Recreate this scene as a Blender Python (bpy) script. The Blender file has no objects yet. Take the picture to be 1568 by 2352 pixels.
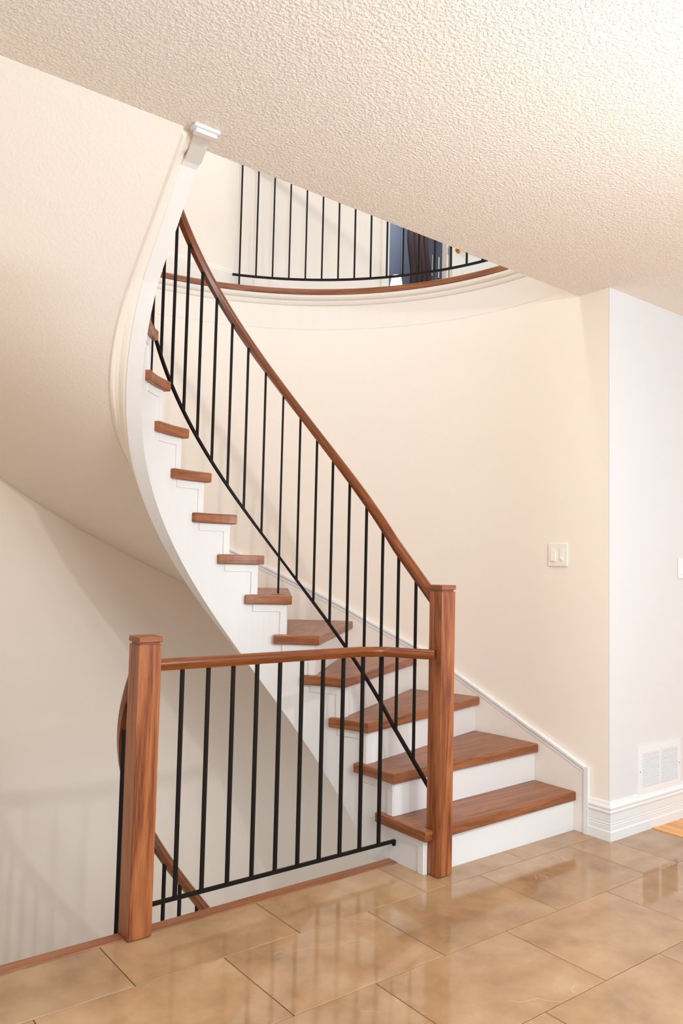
import bpy, math, random
from mathutils import Vector, Matrix
random.seed(7)
S = bpy.context.scene
COL = S.collection
PI = math.pi
rad = math.radians

# ------------------------------------------------------------------ camera
F_PX, YAW, PITCH, ROLL, CAM_Z = 1819.657, rad(37.5911), rad(3.70515), rad(1.2731), 1.3
fw = Vector((math.sin(YAW)*math.cos(PITCH), math.cos(YAW)*math.cos(PITCH), math.sin(PITCH)))
r0 = Vector((math.cos(YAW), -math.sin(YAW), 0))
u0 = r0.cross(fw)
rv = r0*math.cos(ROLL) + u0*math.sin(ROLL)
uv_ = -r0*math.sin(ROLL) + u0*math.cos(ROLL)
cd = bpy.data.cameras.new('camera')
cam = bpy.data.objects.new('camera', cd)
COL.objects.link(cam)
M = Matrix((rv, uv_, -fw)).transposed().to_4x4()
M.translation = Vector((0, 0, CAM_Z))
cam.matrix_world = M
cd.sensor_fit = 'HORIZONTAL'
cd.sensor_width = 36.0
cd.lens = 36.0*F_PX/1568.0
cd.clip_start = 0.05
S.camera = cam

# ------------------------------------------------------------------ world, lamps, exposure
wd = bpy.data.worlds.new('daylight'); S.world = wd
wd.use_nodes = True
bg = wd.node_tree.nodes['Background']
bg.inputs[0].default_value = (0.75, 0.88, 1.0, 1)
bg.inputs[1].default_value = 1.85

def lamp(name, loc, power, color, radius):
    l = bpy.data.lights.new(name, 'POINT')
    l.energy = power; l.color = color; l.shadow_soft_size = radius
    o = bpy.data.objects.new(name, l); o.location = loc
    COL.objects.link(o)
    return o
lamp('hall_lamp', (1.40, -0.10, 2.40), 98, (0.92, 0.97, 1.0), 0.04)
lamp('hall_lamp', (3.60, -3.00, 2.40), 70, (0.92, 0.98, 1.0), 0.15)
lamp('ceiling_fill_light', (2.15, 0.72, 1.65), 36, (0.95, 0.98, 1.0), 0.12)  # added fill out of view, set low to brighten the ceiling
lamp('ceiling_fill_light', (1.70, -0.85, 1.55), 100, (0.93, 0.97, 1.0), 0.35)  # second added fill out of view, also lifts the ceiling
lamp('stairwell_lamp', (1.9, 2.75, 5.0), 66, (0.97, 0.98, 1.0), 0.12)
lamp('basement_fill_light', (2.10, 2.95, -1.30), 7, (1.0, 0.82, 0.58), 0.12)  # added warm fill that lightens the lower stair wall, no fixture
lamp('bedroom_fill_light', (4.5, 5.0, 4.9), 62, (0.95, 0.97, 1.0), 0.2)  # added unseen fill that brightens the room behind the doorway

S.view_settings.view_transform = 'Standard'
S.view_settings.look = 'None'
S.view_settings.exposure = -0.17
S.view_settings.gamma = 1.0
S.view_settings.use_curve_mapping = False
S.cycles.max_bounces = 10
S.cycles.diffuse_bounces = 6

# ------------------------------------------------------------------ materials
def s2l(c):
    return tuple((v/255/12.92 if v/255 <= 0.04045 else ((v/255+0.055)/1.055)**2.4) for v in c) + (1.0,)

def base_mat(name, rough=0.5, spec=0.4):
    m = bpy.data.materials.new(name); m.use_nodes = True
    b = m.node_tree.nodes['Principled BSDF']
    b.inputs['Roughness'].default_value = rough
    b.inputs['Specular IOR Level'].default_value = spec
    return m, m.node_tree, b

def paint(name, col, rough=0.55, bump=0.0, scale=300, spec=0.3, dist=0.002, var=0.015):
    m, t, b = base_mat(name, rough, spec)
    N = t.nodes; L = t.links
    tc = N.new('ShaderNodeTexCoord')
    n = N.new('ShaderNodeTexNoise'); n.inputs['Scale'].default_value = 2.2; n.inputs['Detail'].default_value = 3
    L.new(tc.outputs['Object'], n.inputs['Vector'])
    mx = N.new('ShaderNodeMixRGB'); c = s2l(col)
    mx.inputs[1].default_value = tuple(v*(1-var) for v in c[:3])+(1,)
    mx.inputs[2].default_value = tuple(min(1, v*(1+var)) for v in c[:3])+(1,)
    L.new(n.outputs[0], mx.inputs[0]); L.new(mx.outputs[0], b.inputs['Base Color'])
    if bump:
        n2 = N.new('ShaderNodeTexNoise'); n2.inputs['Scale'].default_value = scale; n2.inputs['Detail'].default_value = 2
        L.new(tc.outputs['Object'], n2.inputs['Vector'])
        bp = N.new('ShaderNodeBump'); bp.inputs['Strength'].default_value = bump; bp.inputs['Distance'].default_value = dist
        L.new(n2.outputs[0], bp.inputs['Height']); L.new(bp.outputs[0], b.inputs['Normal'])
    return m

def stipple_mat(name, col, scale, strength, dist):
    m, t, b = base_mat(name, 0.8, 0.15)
    N = t.nodes; L = t.links
    tc = N.new('ShaderNodeTexCoord')
    n = N.new('ShaderNodeTexNoise'); n.inputs['Scale'].default_value = scale
    n.inputs['Detail'].default_value = 3; n.inputs['Roughness'].default_value = 0.55
    n.inputs['Distortion'].default_value = 0.25
    L.new(tc.outputs['Object'], n.inputs['Vector'])
    rp = N.new('ShaderNodeValToRGB')
    rp.color_ramp.elements[0].position = 0.40; rp.color_ramp.elements[1].position = 0.66
    L.new(n.outputs[0], rp.inputs[0])
    bp = N.new('ShaderNodeBump'); bp.inputs['Strength'].default_value = strength; bp.inputs['Distance'].default_value = dist
    L.new(rp.outputs[0], bp.inputs['Height']); L.new(bp.outputs[0], b.inputs['Normal'])
    b.inputs['Base Color'].default_value = s2l(col)
    return m

def wood_mat(name, dark, mid, light, rough=0.34, su=1.6, sv=26.0, contrast=1.0):
    m, t, b = base_mat(name, rough, 0.45)
    N = t.nodes; L = t.links
    uv = N.new('ShaderNodeUVMap'); uv.uv_map = 'grain'
    oi = N.new('ShaderNodeObjectInfo')
    add = N.new('ShaderNodeVectorMath'); add.operation = 'ADD'
    mul = N.new('ShaderNodeVectorMath'); mul.operation = 'SCALE'; mul.inputs['Scale'].default_value = 7.0
    cmb = N.new('ShaderNodeCombineXYZ')
    L.new(oi.outputs['Random'], cmb.inputs[0]); L.new(oi.outputs['Random'], cmb.inputs[1])
    L.new(cmb.outputs[0], mul.inputs[0])
    L.new(uv.outputs[0], add.inputs[0]); L.new(mul.outputs[0], add.inputs[1])
    mp = N.new('ShaderNodeMapping'); mp.inputs['Scale'].default_value = (su, sv, 1)
    L.new(add.outputs[0], mp.inputs[0])
    # cathedral figure: warped bands along the grain
    nz = N.new('ShaderNodeTexNoise'); nz.inputs['Scale'].default_value = 0.8; nz.inputs['Detail'].default_value = 3; nz.inputs['Distortion'].default_value = 0.6
    L.new(mp.outputs[0], nz.inputs[0])
    mth = N.new('ShaderNodeMath'); mth.operation = 'MULTIPLY'; mth.inputs[1].default_value = 9.0
    L.new(nz.outputs[0], mth.inputs[0])
    fr = N.new('ShaderNodeMath'); fr.operation = 'PINGPONG'; fr.inputs[1].default_value = 1.0
    L.new(mth.outputs[0], fr.inputs[0])
    mp2 = N.new('ShaderNodeMapping'); mp2.inputs['Scale'].default_value = (su*9, sv*13, 1)
    L.new(add.outputs[0], mp2.inputs[0])
    fine = N.new('ShaderNodeTexNoise'); fine.inputs['Scale'].default_value = 1.0; fine.inputs['Detail'].default_value = 2
    L.new(mp2.outputs[0], fine.inputs[0])
    mixv = N.new('ShaderNodeMath'); mixv.operation = 'MULTIPLY_ADD'; mixv.inputs[1].default_value = 0.42*contrast
    sc = N.new('ShaderNodeMath'); sc.operation = 'MULTIPLY'; sc.inputs[1].default_value = 0.62
    L.new(fine.outputs[0], sc.inputs[0])
    L.new(fr.outputs[0], mixv.inputs[0]); L.new(sc.outputs[0], mixv.inputs[2])
    rp = N.new('ShaderNodeValToRGB')
    e = rp.color_ramp.elements
    e[0].position = 0.18; e[0].color = s2l(dark)
    e[1].position = 0.85; e[1].color = s2l(light)
    k = rp.color_ramp.elements.new(0.50); k.color = s2l(mid)
    L.new(mixv.outputs[0], rp.inputs[0])
    L.new(rp.outputs[0], b.inputs['Base Color'])
    bp = N.new('ShaderNodeBump'); bp.inputs['Strength'].default_value = 0.12; bp.inputs['Distance'].default_value = 0.0006
    L.new(fine.outputs[0], bp.inputs['Height']); L.new(bp.outputs[0], b.inputs['Normal'])
    return m

def tile_mat(name):
    m, t, b = base_mat(name, 0.09, 0.62)
    N = t.nodes; L = t.links
    tc = N.new('ShaderNodeTexCoord'); oi = N.new('ShaderNodeObjectInfo')
    geo = N.new('ShaderNodeNewGeometry')
    cmb = N.new('ShaderNodeCombineXYZ'); L.new(oi.outputs['Random'], cmb.inputs[2])
    sc = N.new('ShaderNodeVectorMath'); sc.operation = 'SCALE'; sc.inputs['Scale'].default_value = 31
    L.new(cmb.outputs[0], sc.inputs[0])
    add = N.new('ShaderNodeVectorMath'); add.operation = 'ADD'
    L.new(geo.outputs['Position'], add.inputs[0]); L.new(sc.outputs[0], add.inputs[1])
    n1 = N.new('ShaderNodeTexNoise'); n1.inputs['Scale'].default_value = 4.5; n1.inputs['Detail'].default_value = 7
    n1.inputs['Roughness'].default_value = 0.6; n1.inputs['Distortion'].default_value = 0.15
    L.new(add.outputs[0], n1.inputs[0])
    rp = N.new('ShaderNodeValToRGB'); e = rp.color_ramp.elements
    e[0].position = 0.25; e[0].color = s2l((138, 108, 80))
    e[1].position = 0.75; e[1].color = s2l((188, 156, 122))
    k = e.new(0.48); k.color = s2l((168, 133, 98))
    L.new(n1.outputs[0], rp.inputs[0])
    # thin pale veins
    n2 = N.new('ShaderNodeTexNoise'); n2.inputs['Scale'].default_value = 1.15; n2.inputs['Detail'].default_value = 4; n2.inputs['Distortion'].default_value = 0.35
    L.new(add.outputs[0], n2.inputs[0])
    s = N.new('ShaderNodeMath'); s.operation = 'SUBTRACT'; s.inputs[1].default_value = 0.47
    L.new(n2.outputs[0], s.inputs[0])
    ab = N.new('ShaderNodeMath'); ab.operation = 'ABSOLUTE'; L.new(s.outputs[0], ab.inputs[0])
    lt = N.new('ShaderNodeMapRange'); lt.inputs[1].default_value = 0.0; lt.inputs[2].default_value = 0.0022
    lt.inputs[3].default_value = 0.3; lt.inputs[4].default_value = 0.0
    L.new(ab.outputs[0], lt.inputs[0])
    n3 = N.new('ShaderNodeTexNoise'); n3.inputs['Scale'].default_value = 3.0
    L.new(add.outputs[0], n3.inputs[0])
    g = N.new('ShaderNodeMath'); g.operation = 'GREATER_THAN'; g.inputs[1].default_value = 0.56
    L.new(n3.outputs[0], g.inputs[0])
    mm = N.new('ShaderNodeMath'); mm.operation = 'MULTIPLY'; L.new(lt.outputs[0], mm.inputs[0]); L.new(g.outputs[0], mm.inputs[1])
    mx = N.new('ShaderNodeMixRGB'); mx.inputs[2].default_value = s2l((222, 196, 165))
    L.new(mm.outputs[0], mx.inputs[0]); L.new(rp.outputs[0], mx.inputs[1])
    hv = N.new('ShaderNodeHueSaturation')
    mr = N.new('ShaderNodeMapRange'); mr.inputs[3].default_value = 0.90; mr.inputs[4].default_value = 1.08
    L.new(oi.outputs['Random'], mr.inputs[0]); L.new(mr.outputs[0], hv.inputs['Value'])
    L.new(mx.outputs[0], hv.inputs['Color']); L.new(hv.outputs[0], b.inputs['Base Color'])
    rr = N.new('ShaderNodeMapRange'); rr.inputs[3].default_value = 0.03; rr.inputs[4].default_value = 0.12
    L.new(n1.outputs[0], rr.inputs[0]); L.new(rr.outputs[0], b.inputs['Roughness'])
    return m

def plain(name, col, rough=0.5, metal=0.0, spec=0.4):
    m, t, b = base_mat(name, rough, spec)
    n = t.nodes.new('ShaderNodeTexNoise'); n.inputs['Scale'].default_value = 40
    mx = t.nodes.new('ShaderNodeMixRGB'); c = s2l(col)
    mx.inputs[1].default_value = tuple(v*0.94 for v in c[:3])+(1,); mx.inputs[2].default_value = tuple(min(1, v*1.06) for v in c[:3])+(1,)
    t.links.new(n.outputs[0], mx.inputs[0]); t.links.new(mx.outputs[0], b.inputs['Base Color'])
    b.inputs['Metallic'].default_value = metal
    return m

M_WALL = paint('cream_wall_paint', (240, 228, 214), 0.6, 0.10, 420, 0.25, 0.0008)
M_WHITEWALL = paint('white_wall_paint', (220, 219, 218), 0.6, 0.10, 420, 0.25, 0.0008)
M_TRIM = paint('white_trim_paint', (229, 228, 226), 0.38, spec=0.4)
M_CREAMTRIM = paint('cream_trim_paint', (236, 226, 214), 0.45)
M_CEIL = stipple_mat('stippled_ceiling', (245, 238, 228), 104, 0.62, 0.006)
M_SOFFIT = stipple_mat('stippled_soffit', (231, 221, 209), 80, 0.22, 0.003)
M_WOOD = wood_mat('stained_oak', (98, 52, 24), (145, 86, 48), (170, 111, 68), contrast=0.8)
M_WOODR = wood_mat('stained_oak_rail', (84, 40, 14), (128, 68, 28), (156, 94, 48), 0.28, contrast=0.6)
M_POST = wood_mat('stained_oak_post', (84, 38, 14), (144, 80, 40), (172, 108, 60), 0.36, su=1.1, sv=17.0, contrast=1.05)
M_NOSE = wood_mat('stained_oak_nosing', (110, 64, 38), (147, 92, 58), (174, 118, 82), 0.35, contrast=0.7)
M_PLANK = wood_mat('honey_oak_floor', (190, 118, 44), (226, 156, 72), (240, 178, 96), 0.25, su=1.2, sv=18)
M_BLACK = plain('black_satin_metal', (20, 15, 12), 0.6, 0.0, 0.18)
M_TILE = tile_mat('brown_marble_tile')
M_GROUT = plain('grout', (112, 84, 60), 0.9)
M_BRASS = plain('polished_brass', (205, 150, 60), 0.25, 1.0)
M_STEEL = plain('brushed_steel', (190, 195, 200), 0.3, 1.0)
M_NAVY = paint('blue_grey_cabinet', (104, 114, 132), 0.45)
M_NAVY2 = paint('dark_blue_wall', (78, 90, 112), 0.6)
M_BROWN = paint('dark_brown_cloth', (52, 38, 38), 0.85)
M_PLASTIC = paint('switch_plastic', (240, 230, 218), 0.35)
M_VENT = paint('white_enamel', (232, 232, 232), 0.4)
M_DARK = plain('dark_void', (150, 149, 150), 0.9)
M_SHADE = plain('lit_lampshade', (250, 250, 250), 0.9)
_b = M_SHADE.node_tree.nodes['Principled BSDF']
_b.inputs['Emission Color'].default_value = (1, 0.98, 0.95, 1); _b.inputs['Emission Strength'].default_value = 1.5
M_CONC = paint('basement_floor', (150, 140, 128), 0.8)

# ------------------------------------------------------------------ helpers
def mesh_data(name, verts, faces, mat, uvs=None, smooth=False, faceuv=None):
    me = bpy.data.meshes.new(name)
    me.from_pydata([tuple(v) for v in verts], [], faces)
    me.materials.append(mat)
    lay = me.uv_layers.new(name='grain')
    if faceuv is not None:
        for p, q in zip(me.polygons, faceuv):
            for li, c in zip(p.loop_indices, q): lay.data[li].uv = c
    elif uvs is None:
        # box projection; grain runs along the longest side of the mesh
        xs = [[v[i] for v in verts] for i in range(3)]
        ext = [max(c)-min(c) for c in xs]
        ax = ext.index(max(ext))
        o1, o2 = [i for i in range(3) if i != ax]
        for p in me.polygons:
            n = p.normal
            for li in p.loop_indices:
                v = me.vertices[me.loops[li].vertex_index].co
                if abs(n[ax]) > 0.8:
                    lay.data[li].uv = (v[o1]*0.2, v[o2])
                else:
                    w = o2 if abs(n[o1]) > abs(n[o2]) else o1
                    lay.data[li].uv = (v[ax], v[w]+0.37*w)
    else:
        for p in me.polygons:
            for li in p.loop_indices:
                lay.data[li].uv = uvs[me.loops[li].vertex_index]
    me.update()
    if smooth: smooth_angle(me)
    return me

def smooth_angle(me, deg=35):
    for p in me.polygons: p.use_smooth = True
    me.set_sharp_from_angle(angle=rad(deg))

def link(name, me, parent=None, loc=(0, 0, 0), rotz=0.0, scale=(1, 1, 1)):
    o = bpy.data.objects.new(name, me); COL.objects.link(o)
    o.location = loc; o.rotation_euler = (0, 0, rotz); o.scale = scale
    if parent is not None: o.parent = parent
    return o

def obj(name, verts, faces, mat, parent=None, uvs=None, smooth=False, label=None):
    o = link(name, mesh_data(name, verts, faces, mat, uvs, smooth), parent)
    if label: o['label'] = label
    return o

def thing(name, label, cat, loc=(0, 0, 0), group=None):
    o = bpy.data.objects.new(name, None); COL.objects.link(o)
    o.empty_display_size = 0.1
    o.location = loc
    o['label'] = label; o['category'] = cat
    if group: o['group'] = group
    return o

def struct(o):
    o['kind'] = 'structure'
    return o

def box(x0, x1, y0, y1, z0, z1):
    v = [(x0, y0, z0), (x1, y0, z0), (x1, y1, z0), (x0, y1, z0), (x0, y0, z1), (x1, y0, z1), (x1, y1, z1), (x0, y1, z1)]
    f = [(0, 3, 2, 1), (4, 5, 6, 7), (0, 1, 5, 4), (1, 2, 6, 5), (2, 3, 7, 6), (3, 0, 4, 7)]
    return v, f

def bevbox(x0, x1, y0, y1, z0, z1, c):
    """box with chamfered vertical and horizontal edges"""
    v = []; f = []
    def ring(i, z):
        return [(x0+i, y0+c, z), (x0+c, y0+i, z), (x1-c, y0+i, z), (x1-i, y0+c, z), (x1-i, y1-c, z), (x1-c, y1-i, z), (x0+c, y1-i, z), (x0+i, y1-c, z)]
    rings = [(c*0.9, z0), (0, z0+c), (0, z1-c), (c*0.9, z1)]
    for i, z in rings: v += ring(i, z)
    for k in range(3):
        for j in range(8):
            a = k*8+j; b = k*8+(j+1) % 8
            f.append((a, b, b+8, a+8))
    f.append(tuple(reversed(range(8)))); f.append(tuple(range(24, 32)))
    return v, f

def prism(poly, z0, z1):
    n = len(poly)
    v = [(x, y, z0) for x, y in poly] + [(x, y, z1) for x, y in poly]
    f = [tuple(reversed(range(n))), tuple(range(n, 2*n))]
    for i in range(n):
        j = (i+1) % n
        f.append((i, j, n+j, n+i))
    return v, f

def sweep(frames, prof, closed=True, caps=True):
    """frames: (origin, outward, up); prof: (out, up) points"""
    v = []; f = []; uv = []
    m = len(prof); d = 0.0
    per = [0.0]
    for i in range(1, m): per.append(per[-1]+math.hypot(prof[i][0]-prof[i-1][0], prof[i][1]-prof[i-1][1]))
    for i, (o, n, up) in enumerate(frames):
        if i: d += (Vector(o)-Vector(frames[i-1][0])).length
        for j, (a, b) in enumerate(prof):
            v.append(tuple(Vector(o)+Vector(n)*a+Vector(up)*b)); uv.append((d, per[j]))
    for i in range(len(frames)-1):
        for j in range(m if closed else m-1):
            a = i*m+j; b = i*m+(j+1) % m
            f.append((a, b, b+m, a+m))
    if caps and closed:
        f.append(tuple(reversed(range(m)))); k = (len(frames)-1)*m
        f.append(tuple(range(k, k+m)))
    return v, f, uv

UP = Vector((0, 0, 1))
# ------------------------------------------------------------------ stair geometry
A, B = 1.808, 2.761            # centre of the well
RN, RS, RSO, RW = 0.554, 0.580, 0.640, 1.62
RISE = 0.19; STEP = 14.4; UOFF = 36.34
Z_UP = 3.018; Z_CEIL = 2.714; TT = 0.045
LOW = -3.04                    # one storey down

def P(u, r):
    if u < 0: return Vector((A+r, B+0.0143*u, 0))
    if u <= 180: return Vector((A+r*math.cos(rad(u)), B+r*math.sin(rad(u)), 0))
    return Vector((A-r, B-0.0128*(u-180), 0))
def Nn(u):
    t = min(180, max(0, u))
    return Vector((math.cos(rad(t)), math.sin(rad(t)), 0))
def ref(u): return RISE*(u+UOFF)/STEP
def zb(u):                     # bottom of the stringer
    if u < 140: return ref(u)-0.6
    if u <= 180: return ref(u)-0.6+0.095*((u-140)/40)**1.5
    return min(2.35+1.13*0.0128*(u-180), 2.70)
def zs(u):                     # soffit at its inner edge
    if u <= 180:
        t = max(0.0, min(1.0, (u-92)/78)); t = t*t*(3-2*t)
        return ref(u)-0.36-0.205*t
    return min(2.29+0.95*0.0128*(u-180), Z_CEIL)
def zo(u):                     # soffit at the outer wall
    if u < 125: return ref(u)-0.34
    t = min(1, (u-125)/60); t = t*t*(3-2*t)
    return (ref(min(u, 180))-0.34)*(1-t)+zs(u)*t
def un(k): return -UOFF+STEP*k
def du(k): return max(0, min(4.7, 1.2+2.0*(k-1)))
def frange(a, b, n): return [a+(b-a)*i/n for i in range(n+1)]

# ================================================================== SETTING
# ---- hall floor: slab, single tiles, planks
floor = struct(obj('floor', *prism([(-3.5, -4.5), (7.5, -4.5), (7.5, 2.30), (3.43, 2.30), (3.43, 2.70), (2.40, 2.70), (2.40, 2.645), (-3.5, 2.645)], -0.25, -0.006), M_GROUT))
X0, TW, TD, YC, YA = 3.1903, 0.6095, 0.4095, 2.3483, 1.9390
tile_cache = {}
def tile(x0, x1, y0, y1):
    g = 0.0015
    w, d = round(x1-x0, 4), round(y1-y0, 4)
    if w < 0.02 or d < 0.02: return
    if (w, d) not in tile_cache:
        v, f = bevbox(-w/2+g, w/2-g, -d/2+g, d/2-g, -0.010, 0.0, 0.0015)
        tile_cache[(w, d)] = mesh_data('floor_tile', v, f, M_TILE)
    link('floor_tile', tile_cache[(w, d)], floor, ((x0+x1)/2, (y0+y1)/2, 0))
XT = 3.765
for j in range(-7, 2):
    y0 = YA+TD*j; y1 = y0+TD
    off = 0.0 if j % 2 == 0 else -TW/2
    for k in range(-2, 11):
        x1 = X0+off-TW*(k-1); x0 = x1-TW
        if x1 < -1.4: continue
        xa, xb = x0, min(x1, XT)
        if xb <= xa: continue
        yb = y1
        if j == 0 and xa >= 3.1: # beside the wall corner
            tile(xa, min(xb, 3.43), y0, y1)
            if xb > 3.43: tile(3.43, xb, y0, min(y1, 2.285))
            continue
        if j == 1:
            xb = min(xb, 3.43)
            if xb <= xa: continue
            if xa < 2.395 < xb:
                tile(xa, 2.395, y0, 2.645); tile(2.395, xb, y0, 2.70)
                continue
            yb = 2.645 if xb <= 2.4 else 2.70
        tile(xa, xb, y0, yb)
struct(obj('trim_1', *box(XT, 3.80, -2.0, 2.285, -0.02, 0.004), M_PLANK))
pw = 0.083
vp, fp = bevbox(0.0006, pw-0.0006, -2.0, 2.285, -0.012, 0.0, 0.0008)
plank_me = mesh_data('floor_plank', vp, fp, M_PLANK)
for k in range(44):
    link('floor_plank', plank_me, floor, (3.80+pw*k, 0, 0))

# wood nosing along the edge of the stair opening
v, f = bevbox(-1.0, 2.392, 2.645, 2.706, -0.032, 0.003, 0.004)
struct(obj('trim_2', v, f, M_NOSE))
struct(obj('trim_3', *box(-1.0, 2.39, 2.645, 2.690, -0.25, -0.033), M_TRIM))

# ---- curved stair wall (cream), from the basement up to the landing
fr = []
pts = [(Vector((A+RW, 2.2895, 0)), Vector((1, 0, 0)))]
for y in (2.45, 2.6): pts.append((Vector((A+RW, y, 0)), Vector((1, 0, 0))))
for t in frange(0, 180, 72): pts.append((P(t, RW), Nn(t)))
pts.append((Vector((A-RW, 2.2, 0)), Vector((-1, 0, 0))))
def wallstrip(name, pts, z0, z1, th, mat):
    v = []; f = []
    n = len(pts)
    for p, nn in pts:
        q = p+nn*th
        v += [(p.x, p.y, z0), (p.x, p.y, z1), (q.x, q.y, z1), (q.x, q.y, z0)]
    for i in range(n-1):
        a = i*4; b = a+4
        f += [(a, b, b+1, a+1), (a+1, b+1, b+2, a+2), (a+2, b+2, b+3, a+3), (a+3, b+3, b, a)]
    f += [(0, 1, 2, 3), ((n-1)*4+3, (n-1)*4+2, (n-1)*4+1, (n-1)*4)]
    return obj(name, v, f, mat)
w = struct(wallstrip('wall_back', pts, -3.04, Z_UP-0.036, 0.12, M_WALL))
smooth_angle(w.data)
# upper part of the wall, left of the landing
pts2 = [(P(t, RW), Nn(t)) for t in frange(92, 180, 36)] + [(Vector((A-RW, 1.2, 0)), Vector((-1, 0, 0)))]
w2 = struct(wallstrip('wall_left', pts2, Z_UP-0.034, 5.5, 0.12, M_WALL))
smooth_angle(w2.data)
# basement walls and floor
struct(obj('floor_basement', *box(-1.2, 4.2, -1.0, 4.8, -3.16, -3.04), M_CONC))
# white hall wall to the right
struct(obj('wall_right', *prism([(A+RW+0.0002, 2.285), (7.5, 2.285), (7.5, 2.405), (A+RW+0.122, 2.405), (A+RW+0.122, 2.289), (A+RW+0.0002, 2.289)], 0.0, Z_CEIL), M_WHITEWALL))
# ---- ceiling of the hall with the straight edge of the opening
struct(obj('ceiling', *prism([(-3.5, -4.5), (7.5, -4.5), (7.5, 2.40), (3.429, 2.40), (3.429, 2.464), (1.222, 2.407), (1.16, 2.40), (-3.5, 2.40)], Z_CEIL, Z_CEIL+0.05), M_CEIL))
# ---- upper floor slab
arc = [(P(t, RW-0.001).x, P(t, RW-0.001).y) for t in frange(90, 0, 30)]
struct(obj('floor_upper', *prism([(-3.5, -4.5), (7.5, -4.5), (7.5, 4.385), (A, 4.385)] + arc + [(A+RW, 2.470), (1.222, 2.412), (1.16, 2.56), (0.19, 2.56), (0.19, 2.40), (-3.5, 2.40)], Z_CEIL+0.052, Z_UP), M_CREAMTRIM))
# ---- upper hall wall with the doorway
YU = 4.385
DX0, DX1, DZ = 3.757, 4.352, Z_UP+2.03
uw = []
v = []; f = []
def addbox(v, f, *b):
    bv, bf = box(*b); n = len(v); v += bv; f += [tuple(i+n for i in q) for q in bf]
addbox(v, f, A-0.05, DX0, YU, YU+0.03, Z_UP, 5.5)
addbox(v, f, DX0, DX1, YU, YU+0.03, DZ, 5.5)
addbox(v, f, DX1, 7.5, YU, YU+0.03, Z_UP, 5.5)
struct(obj('wall_upper', v, f, M_WALL))
struct(obj('ceiling_upper', *box(-1.5, 7.5, 0.5, 8.5, 5.5, 5.6), M_WHITEWALL))
# baseboard of the upper hall
prof = [(0, 0), (0.016, 0), (0.016, 0.115), (0.012, 0.122), (0.012, 0.13), (0.007, 0.14), (0.0, 0.145)]
v, f, uv = sweep([(Vector((A, YU, Z_UP)), Vector((0, -1, 0)), UP), (Vector((DX0-0.071, YU, Z_UP)), Vector((0, -1, 0)), UP)], [(a-0.001, b) for a, b in prof])
struct(obj('baseboard_upper', v, f, M_CREAMTRIM, uvs=uv))
# room behind the doorway
struct(obj('wall_bedroom', *box(2.9, 7.2, 6.6, 6.7, Z_UP, 5.5), M_NAVY2))
struct(obj('floor_bedroom', *box(2.9, 7.2, YU+0.001, 6.6, Z_UP-0.1, Z_UP-0.001), M_NOSE))
struct(obj('wall_bedroom_left', *box(2.8, 2.9, YU+0.031, 6.6, Z_UP, 5.5), M_NAVY2))
struct(obj('wall_bedroom_right', *box(7.2, 7.3, YU+0.031, 6.6, Z_UP, 5.5), M_NAVY2))

# ---- landing edge: wood nosing and the crown moulding beneath it
lf = [(Vector((A+RW, y, 0)), Vector((1, 0, 0)), UP) for y in (2.475, 2.6)] + [(P(t, RW), Nn(t), UP) for t in frange(0, 91, 46)]
# offsets are outward from the wall face; negative reaches into the well
prof = [(-0.026, Z_UP-0.034), (-0.026, Z_UP-0.004), (-0.022, Z_UP+0.001), (0.055, Z_UP+0.001), (0.055, Z_UP-0.0005), (0.003, Z_UP-0.0005), (0.003, Z_UP-0.034)]
v, f, uv = sweep(lf, prof[::-1])
struct(obj('trim_4', v, f, M_WOOD, uvs=uv))
prof = [(0.0, 2.982), (-0.022, 2.982), (-0.022, 2.966), (-0.018, 2.955), (-0.010, 2.946), (-0.010, 2.936), (-0.006, 2.922), (0.0, 2.914)]
v, f, uv = sweep(lf, [(a+0.0, b) for a, b in prof])
struct(obj('trim_5', v, f, M_CREAMTRIM, uvs=uv))

# ---- baseboard round the wall corner
bp = [(-0.001, 0.0), (0.020, 0.0), (0.020, 0.042), (0.017, 0.048), (0.017, 0.070), (0.0155, 0.072), (0.0155, 0.075), (0.017, 0.077), (0.017, 0.082), (0.0155, 0.084), (0.0155, 0.087), (0.017, 0.089),
      (0.017, 0.125), (0.021, 0.131), (0.021, 0.138), (0.016, 0.142), (0.020, 0.150), (0.020, 0.156), (0.012, 0.166), (0.008, 0.178), (-0.001, 0.182)]
v, f, uv = sweep([(Vector((A+RW, 2.392, 0)), Vector((-1, 0, 0)), UP), (Vector((A+RW, 2.285, 0)), Vector((-1, -1, 0)), UP), (Vector((7.5, 2.285, 0)), Vector((0, -1, 0)), UP)], bp)
struct(obj('baseboard_right', v, f, M_TRIM, uvs=uv))

# ================================================================== MAIN STAIRCASE
def tread_poly(k):
    a0, a1, a2, a3 = un(k), un(k)+23.03, un(k+1)+3.2, None
    o0, o1 = un(k)+du(k), un(k+1)+du(k+1)+1.1
    rr = RN+0.034                     # the return ends here, past the riser
    pts = []
    if k == 1:
        yf = 2.448
        pts += [(A+RN, yf), (2.405, yf), (2.405, 2.4925), (2.489, 2.4925), (2.489, yf)]
        pts.append((A+RW-0.017, 2.465))
        for u in frange(o0, o1, 3)[1:]: pts.append(tuple(P(u, RW-0.017).xy))
    else:
        pts.append(tuple(P(a0, RN).xy))
        for u in frange(o0, o1, 6): pts.append(tuple(P(u, RW-0.017).xy))
    pts.append(tuple(P(a2, rr).xy))
    pts.append(tuple(P(a1, rr).xy))
    for u in frange(a1, a0, 6)[:-1]: pts.append(tuple(P(u, RN).xy))
    if k == 1: pass
    return pts

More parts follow.
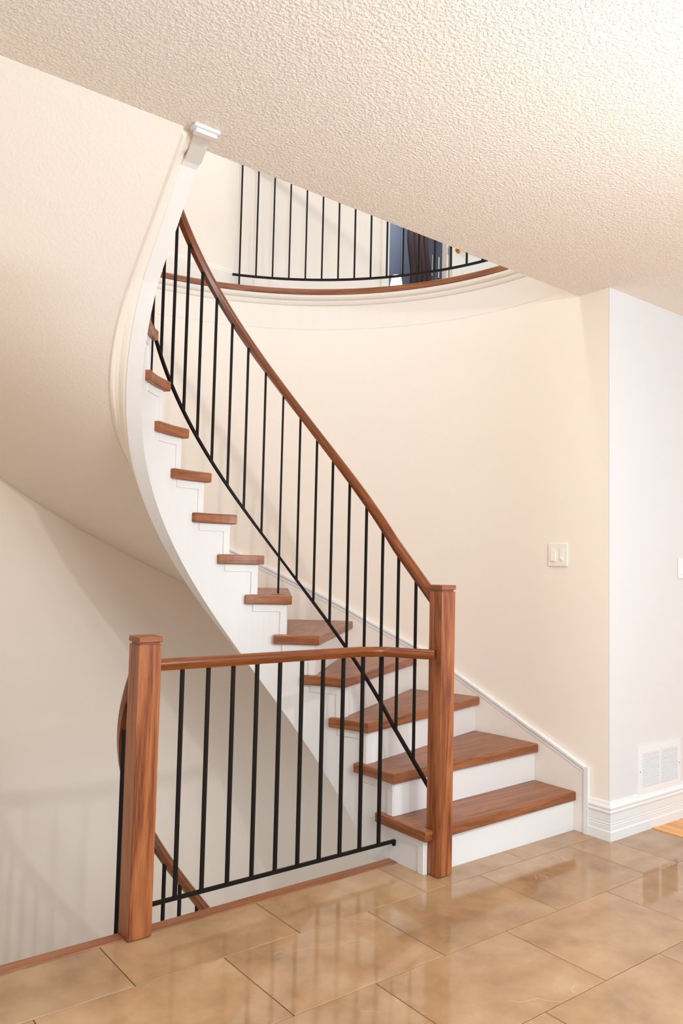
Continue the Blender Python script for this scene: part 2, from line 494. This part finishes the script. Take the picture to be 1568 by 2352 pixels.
def tread_mesh(k):
    pl = tread_poly(k)
    area = sum(pl[i][0]*pl[(i+1) % len(pl)][1]-pl[(i+1) % len(pl)][0]*pl[i][1] for i in range(len(pl)))
    if area < 0: pl = pl[::-1]
    n = len(pl)
    c = 0.004
    # inset ring for a small chamfer
    def inset(pl, d):
        out = []
        for i in range(n):
            p0, p1, p2 = Vector(pl[i-1]), Vector(pl[i]), Vector(pl[(i+1) % n])
            e1 = (p1-p0).normalized(); e2 = (p2-p1).normalized()
            n1 = Vector((-e1.y, e1.x)); n2 = Vector((-e2.y, e2.x))
            b = n1+n2
            l2 = b.length_squared
            b = b*(2/l2) if l2 > 0.15 else n1
            if b.length > 2: b = b.normalized()*2
            out.append(tuple(p1+b*d))
        return out
    pin = inset(pl, c)
    z1 = RISE*k; z0 = z1-TT
    rings = [(pin, z0), (pl, z0+c), (pl, z1-c), (pin, z1)]
    v = []; f = []; uv = []
    p0 = P(un(k), RN); p1 = P(un(k)+du(k), RW); gx = (p1-p0).xy.normalized(); gy = Vector((-gx.y, gx.x))
    for ri, (poly, z) in enumerate(rings):
        for q in poly:
            v.append((q[0], q[1], z))
            d = Vector(q)-p0.xy
            uv.append((d.dot(gx), d.dot(gy)+(0.02*ri if ri < 3 else 0.06)))
    per = [0.0]
    for i in range(n): per.append(per[-1]+(Vector(pl[i])-Vector(pl[(i+1) % n])).length)
    fu = []
    zr = [0, 0.004, 0.041, 0.045]
    for r in range(3):
        for i in range(n):
            j = (i+1) % n
            f.append((r*n+i, r*n+j, (r+1)*n+j, (r+1)*n+i))
            fu.append([(per[i], zr[r]+0.9), (per[i+1], zr[r]+0.9), (per[i+1], zr[r+1]+0.9), (per[i], zr[r+1]+0.9)])
    f.append(tuple(reversed(range(n)))); f.append(tuple(range(3*n, 4*n)))
    fu.append([uv[i] for i in reversed(range(n))]); fu.append([uv[i] for i in range(3*n, 4*n)])
    return mesh_data('tread', v, f, M_WOOD, faceuv=fu)

def riser_mesh(k):
    ui, uo = un(k)+2.6, un(k)+du(k)+0.95
    p0 = P(ui, RS+0.002); p1 = P(uo, RW-0.016)
    if k == 1:
        p0 = Vector((2.490, 2.476, 0)); p1 = Vector((A+RW-0.016, 2.476, 0))
    elif k == 2:
        p0 = Vector((A+RS+0.002, P(un(2), RN).y+0.022, 0)); p1 = Vector((A+RW-0.016, P(un(2)+du(2), RW).y+0.02, 0))
    d = (p1-p0).normalized(); nb = Vector((-d.y, d.x, 0))*0.014
    z0 = RISE*(k-1)+(0.0005 if k > 1 else 0.0); z1 = RISE*k-TT-0.0005
    pl = [p0, p1, p1+nb, p0+nb]
    v = [(p.x, p.y, z0) for p in pl]+[(p.x, p.y, z1) for p in pl]
    f = [(0, 3, 2, 1), (4, 5, 6, 7), (0, 1, 5, 4), (1, 2, 6, 5), (2, 3, 7, 6), (3, 0, 4, 7)]
    return mesh_data('riser', v, f, M_TRIM)

stair = thing('curved_staircase', 'curved staircase rising from the tiled hall, oak treads and white risers', 'staircase', (A, B, 0))
def local(o, parent):
    """keep world coordinates of a mesh under an Empty that is not at the origin"""
    o.parent = parent
    o.matrix_parent_inverse = Matrix.Translation(-Vector(parent.location))
    return o
TREADS = {k: tread_mesh(k) for k in range(1, 16)}
RISERS = {k: riser_mesh(k) for k in range(1, 17)}
for k in range(1, 16):
    local(link('tread', TREADS[k]), stair)
for k in range(1, 17):
    local(link('riser', RISERS[k]), stair)

# inner stringer: face at RS, underside from RS to RSO, stepped top
def ur(k): return un(k)+2.6 if k > 2 else ((2.478-B)/0.0143 if k == 1 else (P(un(2), RN).y+0.024-B)/0.0143)
def stringer_mesh(kmax=15):
    v = []; f = []
    for k in range(1, kmax+1):
        ua = ur(k); ub = ur(k+1)
        us = frange(ua, ub, 5)
        for i, u in enumerate(us):
            top = RISE*k-TT-0.0008
            yb = P(u, RS).y
            bot = zb(u)
            if u < -3.0: bot = 0.0
            elif u < 12: bot = max(bot, -0.035)
            bot = min(bot, top-0.02)
            pi_, po = P(u, RS), P(u, RSO)
            if u < -18: po = P(u, RS+0.017)
            if k == 1 and po.y < 2.50: po = P(u, RS+0.016)
            v += [(pi_.x, pi_.y, bot), (pi_.x, pi_.y, top), (po.x, po.y, top), (po.x, po.y, bot)]
            if i:
                a = len(v)-8; b = len(v)-4
                f += [(a, a+1, b+1, b), (a+1, a+2, b+2, b+1), (a+2, a+3, b+3, b+2), (a+3, a, b, b+3)]
        n = len(v)
        s = n-4*len(us)
        f.append((s, s+3, s+2, s+1)); f.append((n-4, n-3, n-2, n-1))
    return v, f
v, f = stringer_mesh()
# straight run of the stringer up to the ceiling, with its end block
us = frange(ur(16), 180+(B-2.297)/0.0128, 14)
s0 = len(v)
for i, u in enumerate(us):
    yy = P(u, RS).y
    top = max(min(RISE*16-TT, 2.99), 0) if yy > 2.47 else Z_CEIL-0.002
    pi_, po = P(u, RS), P(u, RSO); bot = zb(u)
    sh = max(0.0, (2.44-yy)/0.14)*0.036
    if yy < 2.47: bot = min(bot, 2.679+(2.47-yy)*0.18)
    v += [(pi_.x-sh, pi_.y, bot), (pi_.x-sh, pi_.y, top), (po.x-sh, po.y, top), (po.x-sh, po.y, bot)]
    if i:
        a = len(v)-8; b = len(v)-4
        f += [(a, a+1, b+1, b), (a+1, a+2, b+2, b+1), (a+2, a+3, b+3, b+2), (a+3, a, b, b+3)]
n = len(v)
f.append((s0, s0+3, s0+2, s0+1)); f.append((n-4, n-3, n-2, n-1))
local(obj('stringer', v, f, M_TRIM), stair)
# raised step-shaped fascia on the stringer: under each tread and down each riser edge
def bracket_mesh(k):
    v = []; f = []
    rf0, rf1 = RS-0.0001, RS-0.006
    ua, ub = ur(k)+0.15, ur(k)+16.4
    wv = 3.1                               # width of the upright, degrees
    zt = RISE*k-TT-0.001
    zl = RISE*(k-1)+0.0006
    if k == 1: zl = 0.001; ub = ur(2)+1.4; wv = 2.2
    if k == 2: wv = 2.4; ub = ur(3)+2.2
    def blk(u0, u1, z0, z1, m):
        us = frange(u0, u1, m)
        for i, u in enumerate(us):
            a_, b_ = P(u, rf1), P(u, rf0)
            v.extend([(a_.x, a_.y, z0), (a_.x, a_.y, z1), (b_.x, b_.y, z1), (b_.x, b_.y, z0)])
            if i:
                a = len(v)-8; b = len(v)-4
                f.extend([(a, a+1, b+1, b), (a+1, a+2, b+2, b+1), (a+2, a+3, b+3, b+2), (a+3, a, b, b+3)])
        n = len(v); s = n-4*len(us)
        f.append((s, s+3, s+2, s+1)); f.append((n-4, n-3, n-2, n-1))
    blk(ua, ub, zt-0.034, zt, 5)
    blk(ua, ua+wv, zl, zt-0.034, 1)
    return v, f
for k in range(1, 15):
    local(obj('fascia', *bracket_mesh(k), M_TRIM), stair)

# soffit: plastered underside
us = frange(3, 180, 60)+frange(180, 180+(B-2.316)/0.0128, 12)[1:]
v = []; f = []
NR = 8
for u in us:
    for j in range(NR+1):
        t = j/NR
        r = 0.71+(RW-0.71-0.001)*t
        p = P(u, r)
        z = zs(u)*(1-t)+zo(u)*t
        if u < 180 and False: pass
        v.append((p.x, p.y, min(z, Z_CEIL-0.001)))
for i in range(len(us)-1):
    for j in range(NR):
        a = i*(NR+1)+j; b = a+NR+1
        f.append((a, b, b+1, a+1))
n0 = len(v)
# give it thickness upwards
v += [(x, y, z+0.012) for x, y, z in v]
f2 = [tuple(i+n0 for i in reversed(q)) for q in f]
m = NR+1
for i in range(len(us)-1):
    a = i*m; b = a+m
    f2.append((a, a+n0, b+n0, b)); a += NR; b += NR
    f2.append((a, b, b+n0, a+n0))
for j in range(NR):
    f2.append((j, j+1, j+1+n0, j+n0)); a = (len(us)-1)*m+j
    f2.append((a, a+n0, a+1+n0, a+1))
f += f2
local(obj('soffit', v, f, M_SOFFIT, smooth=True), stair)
# moulded cove between stringer and soffit
v = []; f = []
ust = frange(3, 180, 60)+frange(180, 180+(B-2.33)/0.0128, 12)[1:]
for u in ust:
    z0, z1 = zb(u), zs(u)
    z0 = min(z0, 2.70)
    k = max(0.0, min(1.0, (u-100)/70))
    pr = [(RSO-0.003, z0+0.004), (RSO+0.012, z0*0.85+z1*0.15+0.006*k), (RSO+0.030, z0*0.55+z1*0.45+0.016*k), (RSO+0.045, z0*0.35+z1*0.65+0.010*k), (RSO+0.052, z0*0.2+z1*0.8-0.004*k), (RSO+0.062, z1-0.010*k), (0.7101, z1+0.002), (0.7101, z1+0.02), (RSO-0.003, max(z0, z1)+0.03)]
    for r, z in pr:
        p = P(u, r); v.append((p.x, p.y, z))
m = 9
for i in range(len(ust)-1):
    for j in range(m):
        a = i*m+j; b = i*m+(j+1) % m
        f.append((a, b, b+m, a+m))
f.append(tuple(reversed(range(m)))); f.append(tuple(range((len(ust)-1)*m, len(ust)*m)))
local(obj('cove_moulding', v, f, M_CREAMTRIM, smooth=False), stair)
# small capital where the stringer runs into the ceiling
v = []; f = []
addbox(v, f, 1.112, 1.204, 2.262, 2.296, Z_CEIL-0.013, Z_CEIL-0.001)
addbox(v, f, 1.122, 1.198, 2.273, 2.296, Z_CEIL-0.025, Z_CEIL-0.013)
local(obj('capital', v, f, M_TRIM), stair)

# skirt board on the wall side with its cap and upright end
SK = [(2.39, .312), (2.545, .377), (2.71, .443), (2.761, .461)]
SU = [(0, .461), (1.28, .477), (7.46, .553), (15.57, .667), (23.58, .793), (27.54, .84), (35.43, .939), (43.3, 1.051), (51.1, 1.157), (58.85, 1.259), (70, ref(70))]
def interp(x, T):
    for (x0, y0), (x1, y1) in zip(T, T[1:]):
        if x <= x1: return y0+(y1-y0)*(x-x0)/(x1-x0)
    return T[-1][1]
def skirt_top(u):
    if u >= 70: return ref(u)
    if u >= 0: return interp(u, SU)
    return interp(B+0.0143*u, SK)
U0 = (2.414-B)/0.0143
us = frange(U0, -7, 4)+frange(-4.5, 0, 2)+frange(3, 182, 60)
v = []; f = []
for i, u in enumerate(us):
    pi_, po = P(u, RW-0.015), P(u, RW-0.001)
    t = skirt_top(u); bt = max(ref(u)-0.30, 0.0) if u < 12 else ref(u)-0.33
    v += [(pi_.x, pi_.y, bt), (pi_.x, pi_.y, t), (po.x, po.y, t), (po.x, po.y, bt)]
    if i:
        a = len(v)-8; b = len(v)-4
        f += [(a, a+1, b+1, b), (a+1, a+2, b+2, b+1), (a+2, a+3, b+3, b+2), (a+3, a, b, b+3)]
n = len(v); f.append((0, 3, 2, 1)); f.append((n-4, n-3, n-2, n-1))
local(obj('skirt_board', v, f, M_CREAMTRIM), stair)
fr = [(P(u, RW)+UP*skirt_top(u), Nn(u), UP) for u in us]
v, f, uv = sweep(fr, [(-0.001, 0.004), (-0.020, 0.004), (-0.024, 0.0), (-0.024, -0.012), (-0.018, -0.018), (-0.018, -0.034), (-0.001, -0.034)][::-1])
local(obj('skirt_cap', v, f, M_TRIM, uvs=uv), stair)
v, f = box(A+RW-0.0245, A+RW-0.001, 2.391, 2.414, 0.0, 0.322)
addbox(v, f, A+RW-0.019, A+RW-0.001, 2.414, 2.424, 0.0, 0.300)
local(obj('skirt_end', v, f, M_TRIM), stair)

# ---- basement flight: the same treads one storey down
bstair = thing('basement_staircase', 'lower flight winding down to the basement under the main stairs', 'staircase', (A, B, LOW))
for k in range(2, 16):
    local(link('tread', TREADS[k], loc=(0, 0, 0)), bstair).location = (0, 0, 0)
    local(link('riser', RISERS[k]), bstair)
for c in bstair.children:
    c.matrix_parent_inverse = Matrix.Translation(Vector((-A, -B, 0)))

# ================================================================== NEWELS
def newel(label, x0, x1, y0, y1, h):
    cx, cy = (x0+x1)/2, (y0+y1)/2
    t = thing('newel_post', label, 'newel post', (cx, cy, 0))
    a, b = (x1-x0)/2, (y1-y0)/2
    v, f = bevbox(-a, a, -b, b, 0.003, h-0.029, 0.002)
    link('post', mesh_data('post', v, f, M_POST), t)
    v, f = box(-a+0.006, a-0.006, -b+0.006, b-0.006, h-0.029, h-0.021)
    link('neck', mesh_data('neck', v, f, M_WOOD), t)
    e = 0.002
    v, f = bevbox(-a-e, a+e, -b-e, b+e, h-0.021, h-0.001, 0.002)
    v[-8:] = [(x*0.97, y*0.97, z) for x, y, z in v[-8:]]
    link('cap', mesh_data('cap', v, f, M_WOOD), t)
    return t
newel('shorter oak newel post left of the hall guard rail', 1.144, 1.229, 2.617, 2.703, 1.030)
newel('taller oak newel post at the foot of the main stairs', 2.407, 2.4875, 2.413, 2.4905, 1.218)

# ================================================================== RAILINGS
bar_me = mesh_data('baluster', *box(-0.0063, 0.0063, -0.0063, 0.0063, 0, 1), M_BLACK)
def baluster(parent, x, y, z0, z1, rot=0, w=1.0):
    o = link('baluster', bar_me, None, (x, y, z0), rot, (w, w, z1-z0))
    return local(o, parent)

def rail_profile(w, h, bot):
    """rounded handrail section"""
    pr = []
    for t in frange(-25, 205, 14):
        pr.append((math.cos(rad(t))*w/2, bot+h*0.55+math.sin(rad(t))*h*0.45))
    pr += [(-w*0.36, bot+h*0.16), (-w*0.30, bot), (w*0.30, bot), (w*0.36, bot+h*0.16)]
    return pr
def helix_radius(u): return 0.60+0.037*max(0.0, min(1.0, (48-u)/48))

# ---- stair railing
srail = thing('stair_railing', 'oak handrail and thin black balusters spiralling up the main stairs', 'railing', (A, B, 0))
us = [-18.85, -16, -12, -8, -4]+frange(0, 196, 98)
us = [u for u in us]
fr = [(P(u, helix_radius(u))+UP*ref(u), Nn(u), UP) for u in us]
v, f, uv = sweep(fr, rail_profile(0.046, 0.066, 0.885))
local(obj('handrail', v, f, M_WOODR, uvs=uv, smooth=True), srail)
v, f, uv = sweep(fr, [(-0.0063, 0.082), (0.0063, 0.082), (0.0063, 0.102), (-0.0063, 0.102)])
local(obj('bottom_rail', v, f, M_BLACK, uvs=uv), srail)
bu = [-10.1, -1.8, 7, 15.8, 24.5, 32.8, 40.6, 48.7, 57.1, 65.7, 74.4, 82.6, 90.9, 99, 107.2, 115.4, 123.7, 132, 140.4, 148.8, 157.2, 165.6, 174, 182.4, 190.8]
for i, u in enumerate(bu):
    p = P(u, helix_radius(u))
    zl = ref(u)+0.09
    if i == 8: zl = 6*RISE+0.005
    if i == 17: zl = 11*RISE
    baluster(srail, p.x, p.y, zl, ref(u)+0.888, rad(max(0, min(180, u))), 0.82)
p = P(57.1, 0.60)
v, f = bevbox(-0.013, 0.013, -0.032, 0.032, 0, 0.005, 0.002)
o = link('base_plate', mesh_data('base_plate', v, f, M_WOOD), None, (p.x, p.y, 6*RISE), rad(57.1))
local(o, srail)

# ---- hall guard rail
grail = thing('guard_railing', 'straight oak rail with black balusters between the two newel posts', 'railing', (1.78, 2.66, 0))
path = [(1.230, 2.66), (1.5, 2.66), (1.8, 2.66), (2.05, 2.66), (2.17, 2.66), (2.225, 2.658), (2.262, 2.648), (2.290, 2.628), (2.312, 2.595), (2.333, 2.556), (2.358, 2.515), (2.384, 2.48), (2.4065, 2.4525)]
fr = []
for i, (x, y) in enumerate(path):
    a = Vector(path[max(0, i-1)]); b = Vector(path[min(len(path)-1, i+1)])
    d = (b-a).normalized()
    z = 0.903 if x < 2.2 else 0.900
    fr.append((Vector((x, y, z)), Vector((d.y, -d.x, 0)), UP))
v, f, uv = sweep(fr, rail_profile(0.046, 0.042, 0.0))
local(obj('handrail', v, f, M_WOODR, uvs=uv, smooth=True), grail)
v, f = box(1.230, 2.383, 2.6537, 2.6663, 0.084, 0.0966)
addbox(v, f, 2.371, 2.383, 2.6537, 2.6663, 0.072, 0.084)
local(obj('bottom_rail', v, f, M_BLACK), grail)
for i in range(10):
    baluster(grail, 1.333+0.1062*i, 2.66, 0.0965, 0.905)

# ---- landing balustrade
brail = thing('landing_railing', 'curved black balustrade on the upstairs landing above the wood edge', 'railing', (A+1.19, B+1.19, Z_UP))
RB = 1.68
bus = [67.2-3.58*i for i in range(19)]
us = frange(68.7, 0, 40)+frange(-3, -18, 3)
fr = [(P(u, RB)+UP*3.108, Nn(u), UP) for u in us]
v, f, uv = sweep(fr, [(-0.0063, -0.0063), (-0.0063, 0.0063), (0.0063, 0.0063), (0.0063, -0.0063)])
local(obj('bottom_rail', v, f, M_BLACK, uvs=uv), brail)
fr = [(P(u, RB)+UP*3.95, Nn(u), UP) for u in us]
v, f, uv = sweep(fr, rail_profile(0.046, 0.042, 0.0)[::-1])
local(obj('handrail', v, f, M_WOODR, uvs=uv, smooth=True), brail)
for i, u in enumerate(bus):
    p = P(u, RB)
    baluster(brail, p.x, p.y, Z_UP+0.001 if i in (0, 18) else 3.108, 3.952, rad(max(0, u)), 0.82)

# ---- basement railing
lrail = thing('basement_railing', 'dark oak handrail with black balusters curving down behind the shorter newel post', 'railing', (A, B, LOW))
us = frange(60, 184, 62)
fr = [(P(u, 0.60)+UP*(ref(u)+LOW), Nn(u), UP) for u in us]
v, f, uv = sweep(fr, rail_profile(0.046, 0.07, 1.065))
local(obj('handrail', v, f, M_WOODR, uvs=uv, smooth=True), lrail)
for u in (73.4, 82.2, 91, 100, 109, 117.8, 126.6, 135.4, 144.2, 153, 161.8, 170.6):
    p = P(u, 0.60)
    baluster(lrail, p.x, p.y, ref(u)+LOW+0.09, ref(u)+LOW+1.07, rad(u))

# ================================================================== SMALL THINGS
# ---- two-gang switch on the cream wall
xw = A+RW
sw = thing('light_switch', 'cream two-gang light switch on the cream stair wall', 'switch', (xw, 2.588, 1.369))
v, f = bevbox(-0.008, -0.0005, -0.062, 0.062, -0.061, 0.061, 0.003)
link('plate', mesh_data('plate', v, f, M_PLASTIC), sw)
v = [(-0.008, 0.010, -0.033), (-0.008, 0.042, -0.033), (-0.008, 0.042, 0.033), (-0.008, 0.010, 0.033), (-0.017, 0.011, -0.032), (-0.017, 0.041, -0.032), (-0.0095, 0.041, 0.032), (-0.0095, 0.011, 0.032)]
f = [(0, 3, 2, 1), (4, 5, 6, 7), (0, 1, 5, 4), (1, 2, 6, 5), (2, 3, 7, 6), (3, 0, 4, 7)]
link('rocker', mesh_data('rocker', v, f, M_PLASTIC), sw)
v, f = bevbox(-0.0105, -0.008, -0.036, -0.014, -0.033, 0.033, 0.001)
link('dimmer_frame', mesh_data('dimmer_frame', v, f, M_PLASTIC), sw)
v, f = bevbox(-0.016, -0.0105, -0.033, -0.017, -0.026, -0.010, 0.002)
link('dimmer_slider', mesh_data('dimmer_slider', v, f, M_PLASTIC), sw)
scr, scf = bevbox(-0.0092, -0.008, -0.003, 0.003, -0.003, 0.003, 0.001)
scm = mesh_data('screw', scr, scf, M_PLASTIC)
for yy in (-0.025, 0.026):
    for zz in (-0.048, 0.048): link('screw', scm, sw, (0, yy, zz))
# ---- switch on the white wall, at the edge of the view
sw2 = thing('light_switch', 'white single rocker switch on the white hall wall', 'switch', (4.090, 2.285, 1.314))
v, f = bevbox(-0.036, 0.036, -0.007, -0.0005, -0.057, 0.057, 0.003)
link('plate', mesh_data('plate', v, f, M_VENT), sw2)
v = [(-0.016, -0.007, -0.033), (0.016, -0.007, -0.033), (0.016, -0.007, 0.033), (-0.016, -0.007, 0.033), (-0.015, -0.015, -0.032), (0.015, -0.015, -0.032), (0.015, -0.0085, 0.032), (-0.015, -0.0085, 0.032)]
link('rocker', mesh_data('rocker', v, [(0, 1, 2, 3), (7, 6, 5, 4), (4, 5, 1, 0), (5, 6, 2, 1), (6, 7, 3, 2), (7, 4, 0, 3)], M_VENT), sw2)

# ---- air return grille
gr = thing('vent_grille', 'white wall vent grille with fine louvres just above the baseboard', 'vent', (3.86, 2.285, 0.288))
v = []; f = []
W2, H2 = 0.200, 0.126
cols = [(-0.162, -0.008), (0.008, 0.168)]
zt, zl = 0.088, -0.080
for b_ in ((-W2, -0.162, -H2, H2), (0.168, W2, -H2, H2), (-0.162, 0.168, zt, H2), (-0.162, 0.168, -H2, zl), (-0.008, 0.008, zl, zt)):
    addbox(v, f, b_[0], b_[1], -0.009, -0.0005, b_[2], b_[3])
link('frame', mesh_data('frame', v, f, M_VENT), gr)
v, f = box(-0.162, 0.168, -0.0012, -0.0004, zl, zt)
link('backing', mesh_data('backing', v, f, M_DARK), gr)
rows = 21
for x0, x1 in cols:
    h = (zt-zl)/rows
    v = [(x0, -0.0085, -h*0.36), (x1, -0.0085, -h*0.36), (x1, -0.002, h*0.30), (x0, -0.002, h*0.30), (x0, -0.0085, -h*0.22), (x1, -0.0085, -h*0.22), (x1, -0.002, h*0.44), (x0, -0.002, h*0.44)]
    lm_ = mesh_data('louver', v, [(0, 3, 2, 1), (4, 5, 6, 7), (0, 1, 5, 4), (1, 2, 6, 5), (2, 3, 7, 6), (3, 0, 4, 7)], M_VENT)
    for i in range(rows): link('louver', lm_, gr, (0, 0, zl+h*(i+0.5)))
v, f = bevbox(-0.0035, 0.0035, -0.0105, -0.009, -0.0035, 0.0035, 0.001)
sm = mesh_data('screw', v, f, M_DARK)
for xx in (-0.181, 0.184): link('screw', sm, gr, (xx, 0, 0.0))

# ---- upstairs: door casing, white door with brass lever
cs = struct(obj('trim_6', *box(DX0-0.07, DX0, YU-0.018, YU-0.0005, Z_UP+0.001, DZ+0.07), M_CREAMTRIM))
struct(obj('trim_7', *box(DX1, DX1+0.024, YU-0.018, YU-0.0005, Z_UP+0.001, DZ+0.07), M_CREAMTRIM))
dr = thing('panel_door', 'white panelled door with brass lever on the upstairs landing', 'door', (4.38, YU-0.02, Z_UP+0.005))
link('leaf', mesh_data('leaf', *bevbox(0.0, 0.76, -0.036, -0.001, 0.0, 2.02, 0.002), M_CREAMTRIM), dr)
for z0, z1 in ((0.15, 0.62), (0.78, 1.85)):
    for x0 in (0.11, 0.42):
        v = []; f = []
        addbox(v, f, x0, x0+0.23, -0.042, -0.0362, z0, z0+0.02); addbox(v, f, x0, x0+0.23, -0.042, -0.0362, z1-0.02, z1)
        addbox(v, f, x0, x0+0.02, -0.042, -0.0362, z0+0.02, z1-0.02); addbox(v, f, x0+0.21, x0+0.23, -0.042, -0.0362, z0+0.02, z1-0.02)
        link('panel_moulding', mesh_data('panel_moulding', v, f, M_CREAMTRIM), dr)
hv = []; hf = []
ZL = 0.775
fr = [(Vector((0.055, -0.0365, ZL)), Vector((1, 0, 0)), UP), (Vector((0.055, -0.044, ZL)), Vector((1, 0, 0)), UP)]
v, f, uv = sweep(fr, [(0.026*math.cos(t), 0.026*math.sin(t)) for t in [PI*2*i/16 for i in range(16)]])
lev = link('lever', mesh_data('lever', v, f, M_BRASS, uv), dr)
lev['label'] = 'brass door lever'
fr = []
for x, y, z, s in ((0.055, -0.044, 0, 1.0), (0.055, -0.075, 0, 1.0), (0.062, -0.085, 0.001, 1.0), (0.09, -0.088, 0.002, 0.9), (0.13, -0.088, -0.004, 0.8), (0.165, -0.086, -0.012, 0.7), (0.175, -0.084, -0.010, 0.4)):
    fr.append((x, y, z, s))
v = []; f = []
for i, (x, y, z, s) in enumerate(fr):
    p0 = Vector(fr[max(0, i-1)][:3]); p1 = Vector(fr[min(len(fr)-1, i+1)][:3])
    d = (p1-p0).normalized(); a = d.cross(UP); a = a.normalized() if a.length > 1e-3 else Vector((1, 0, 0)); b = a.cross(d)
    for j in range(8):
        t = PI*2*j/8
        q = Vector((x, y, ZL+z))+(a*math.cos(t)+b*math.sin(t))*0.009*s
        v.append(tuple(q))
for i in range(len(fr)-1):
    for j in range(8):
        a = i*8+j; b = i*8+(j+1) % 8
        f.append((a, b, b+8, a+8))
f.append(tuple(reversed(range(8)))); f.append(tuple(range(len(v)-8, len(v))))
link('handle_arm', mesh_data('handle_arm', v, f, M_BRASS, smooth=True), lev)
# strike plate / hinge on the casing
v, f = bevbox(-0.008, 0.008, -0.003, 0.0, -0.03, 0.03, 0.001)
hg = link('strike_plate', mesh_data('strike_plate', v, f, M_STEEL), dr, (-0.014, 0.0015, 0.76))

# wardrobe behind the doorway
WY = 5.7
wr = thing('wardrobe', 'blue-grey wardrobe with slim bar handles seen through the upstairs doorway', 'wardrobe', (5.30, WY+0.3, Z_UP))
link('carcass', mesh_data('carcass', *box(-0.72, 0.72, -0.275, 0.28, 0.0, 2.3), M_NAVY), wr)
for x0, x1 in ((-0.70, -0.244), (-0.236, 0.221), (0.229, 0.70)):
    dm = link('door', mesh_data('door', *bevbox(x0, x1, -0.30, -0.276, 0.05, 2.28, 0.006), M_NAVY), wr)
    hx = x1-0.055 if x0 < 0.2 else x0+0.03
    if x0 > -0.6:
        link('bar_handle', mesh_data('bar_handle', *bevbox(hx-0.006, hx+0.006, -0.32, -0.3005, 1.20, 1.42, 0.003), M_STEEL), dm)
# pale door jamb strip of the next built-in, left of the wardrobe
# dark brown curtain
ct = thing('curtain', 'dark brown wavy curtain strip hanging inside the upstairs doorway', 'curtain', (4.93, 5.3, Z_UP))
v = []; f = []; nx = 22; nz = 30
for side in (0, 1):
    for i in range(nz+1):
        z = 0.02+i*2.2/nz
        sway = 0.022*math.sin(i*0.62)
        for j in range(nx+1):
            x = -0.125+j*0.25/nx+sway
            y = 0.022*math.sin(j*1.15)+(0.006 if side else 0)
            v.append((x, y, z))
m = nx+1; n0 = (nz+1)*m
for i in range(nz):
    for j in range(nx):
        a = i*m+j
        f.append((a, a+1, a+m+1, a+m)); f.append((a+n0, a+m+n0, a+m+1+n0, a+1+n0))
for i in range(nz):
    a = i*m; f.append((a, a+m, a+m+n0, a+n0)); a += nx; f.append((a, a+n0, a+m+n0, a+m))
for j in range(nx):
    f.append((j, j+n0, j+1+n0, j+1)); a = nz*m+j; f.append((a, a+1, a+1+n0, a+n0))
link('cloth', mesh_data('cloth', v, f, M_BROWN, smooth=True), ct)
v, f, uv = sweep([(Vector((-0.3, 0, 2.235)), Vector((0, 1, 0)), UP), (Vector((0.3, 0, 2.235)), Vector((0, 1, 0)), UP)], [(0.012*math.cos(PI*2*i/10), 0.012*math.sin(PI*2*i/10)) for i in range(10)])
link('rod', mesh_data('rod', v, f, M_STEEL, uv), ct)
# lamp with a white shade
fl = thing('floor_lamp', 'lit white lampshade low in the upstairs doorway', 'lamp', (4.385, 5.0, Z_UP))
def lathe(prof, n=24):
    v = []; f = []
    for r, z in prof:
        for i in range(n): v.append((r*math.cos(PI*2*i/n), r*math.sin(PI*2*i/n), z))
    for k in range(len(prof)-1):
        for i in range(n):
            a = k*n+i; b = k*n+(i+1) % n
            f.append((a, b, b+n, a+n))
    f.append(tuple(reversed(range(n)))); f.append(tuple(range((len(prof)-1)*n, len(prof)*n)))
    return v, f
link('base', mesh_data('base', *lathe([(0.09, 0.0), (0.09, 0.014), (0.05, 0.022), (0.012, 0.026)]), M_BROWN), fl)
link('pole', mesh_data('pole', *lathe([(0.008, 0.026), (0.008, 0.66)]), M_BROWN), fl)
link('lamp_shade', mesh_data('lamp_shade', *lathe([(0.062, 0.61), (0.040, 0.745)]), M_SHADE, smooth=True), fl)
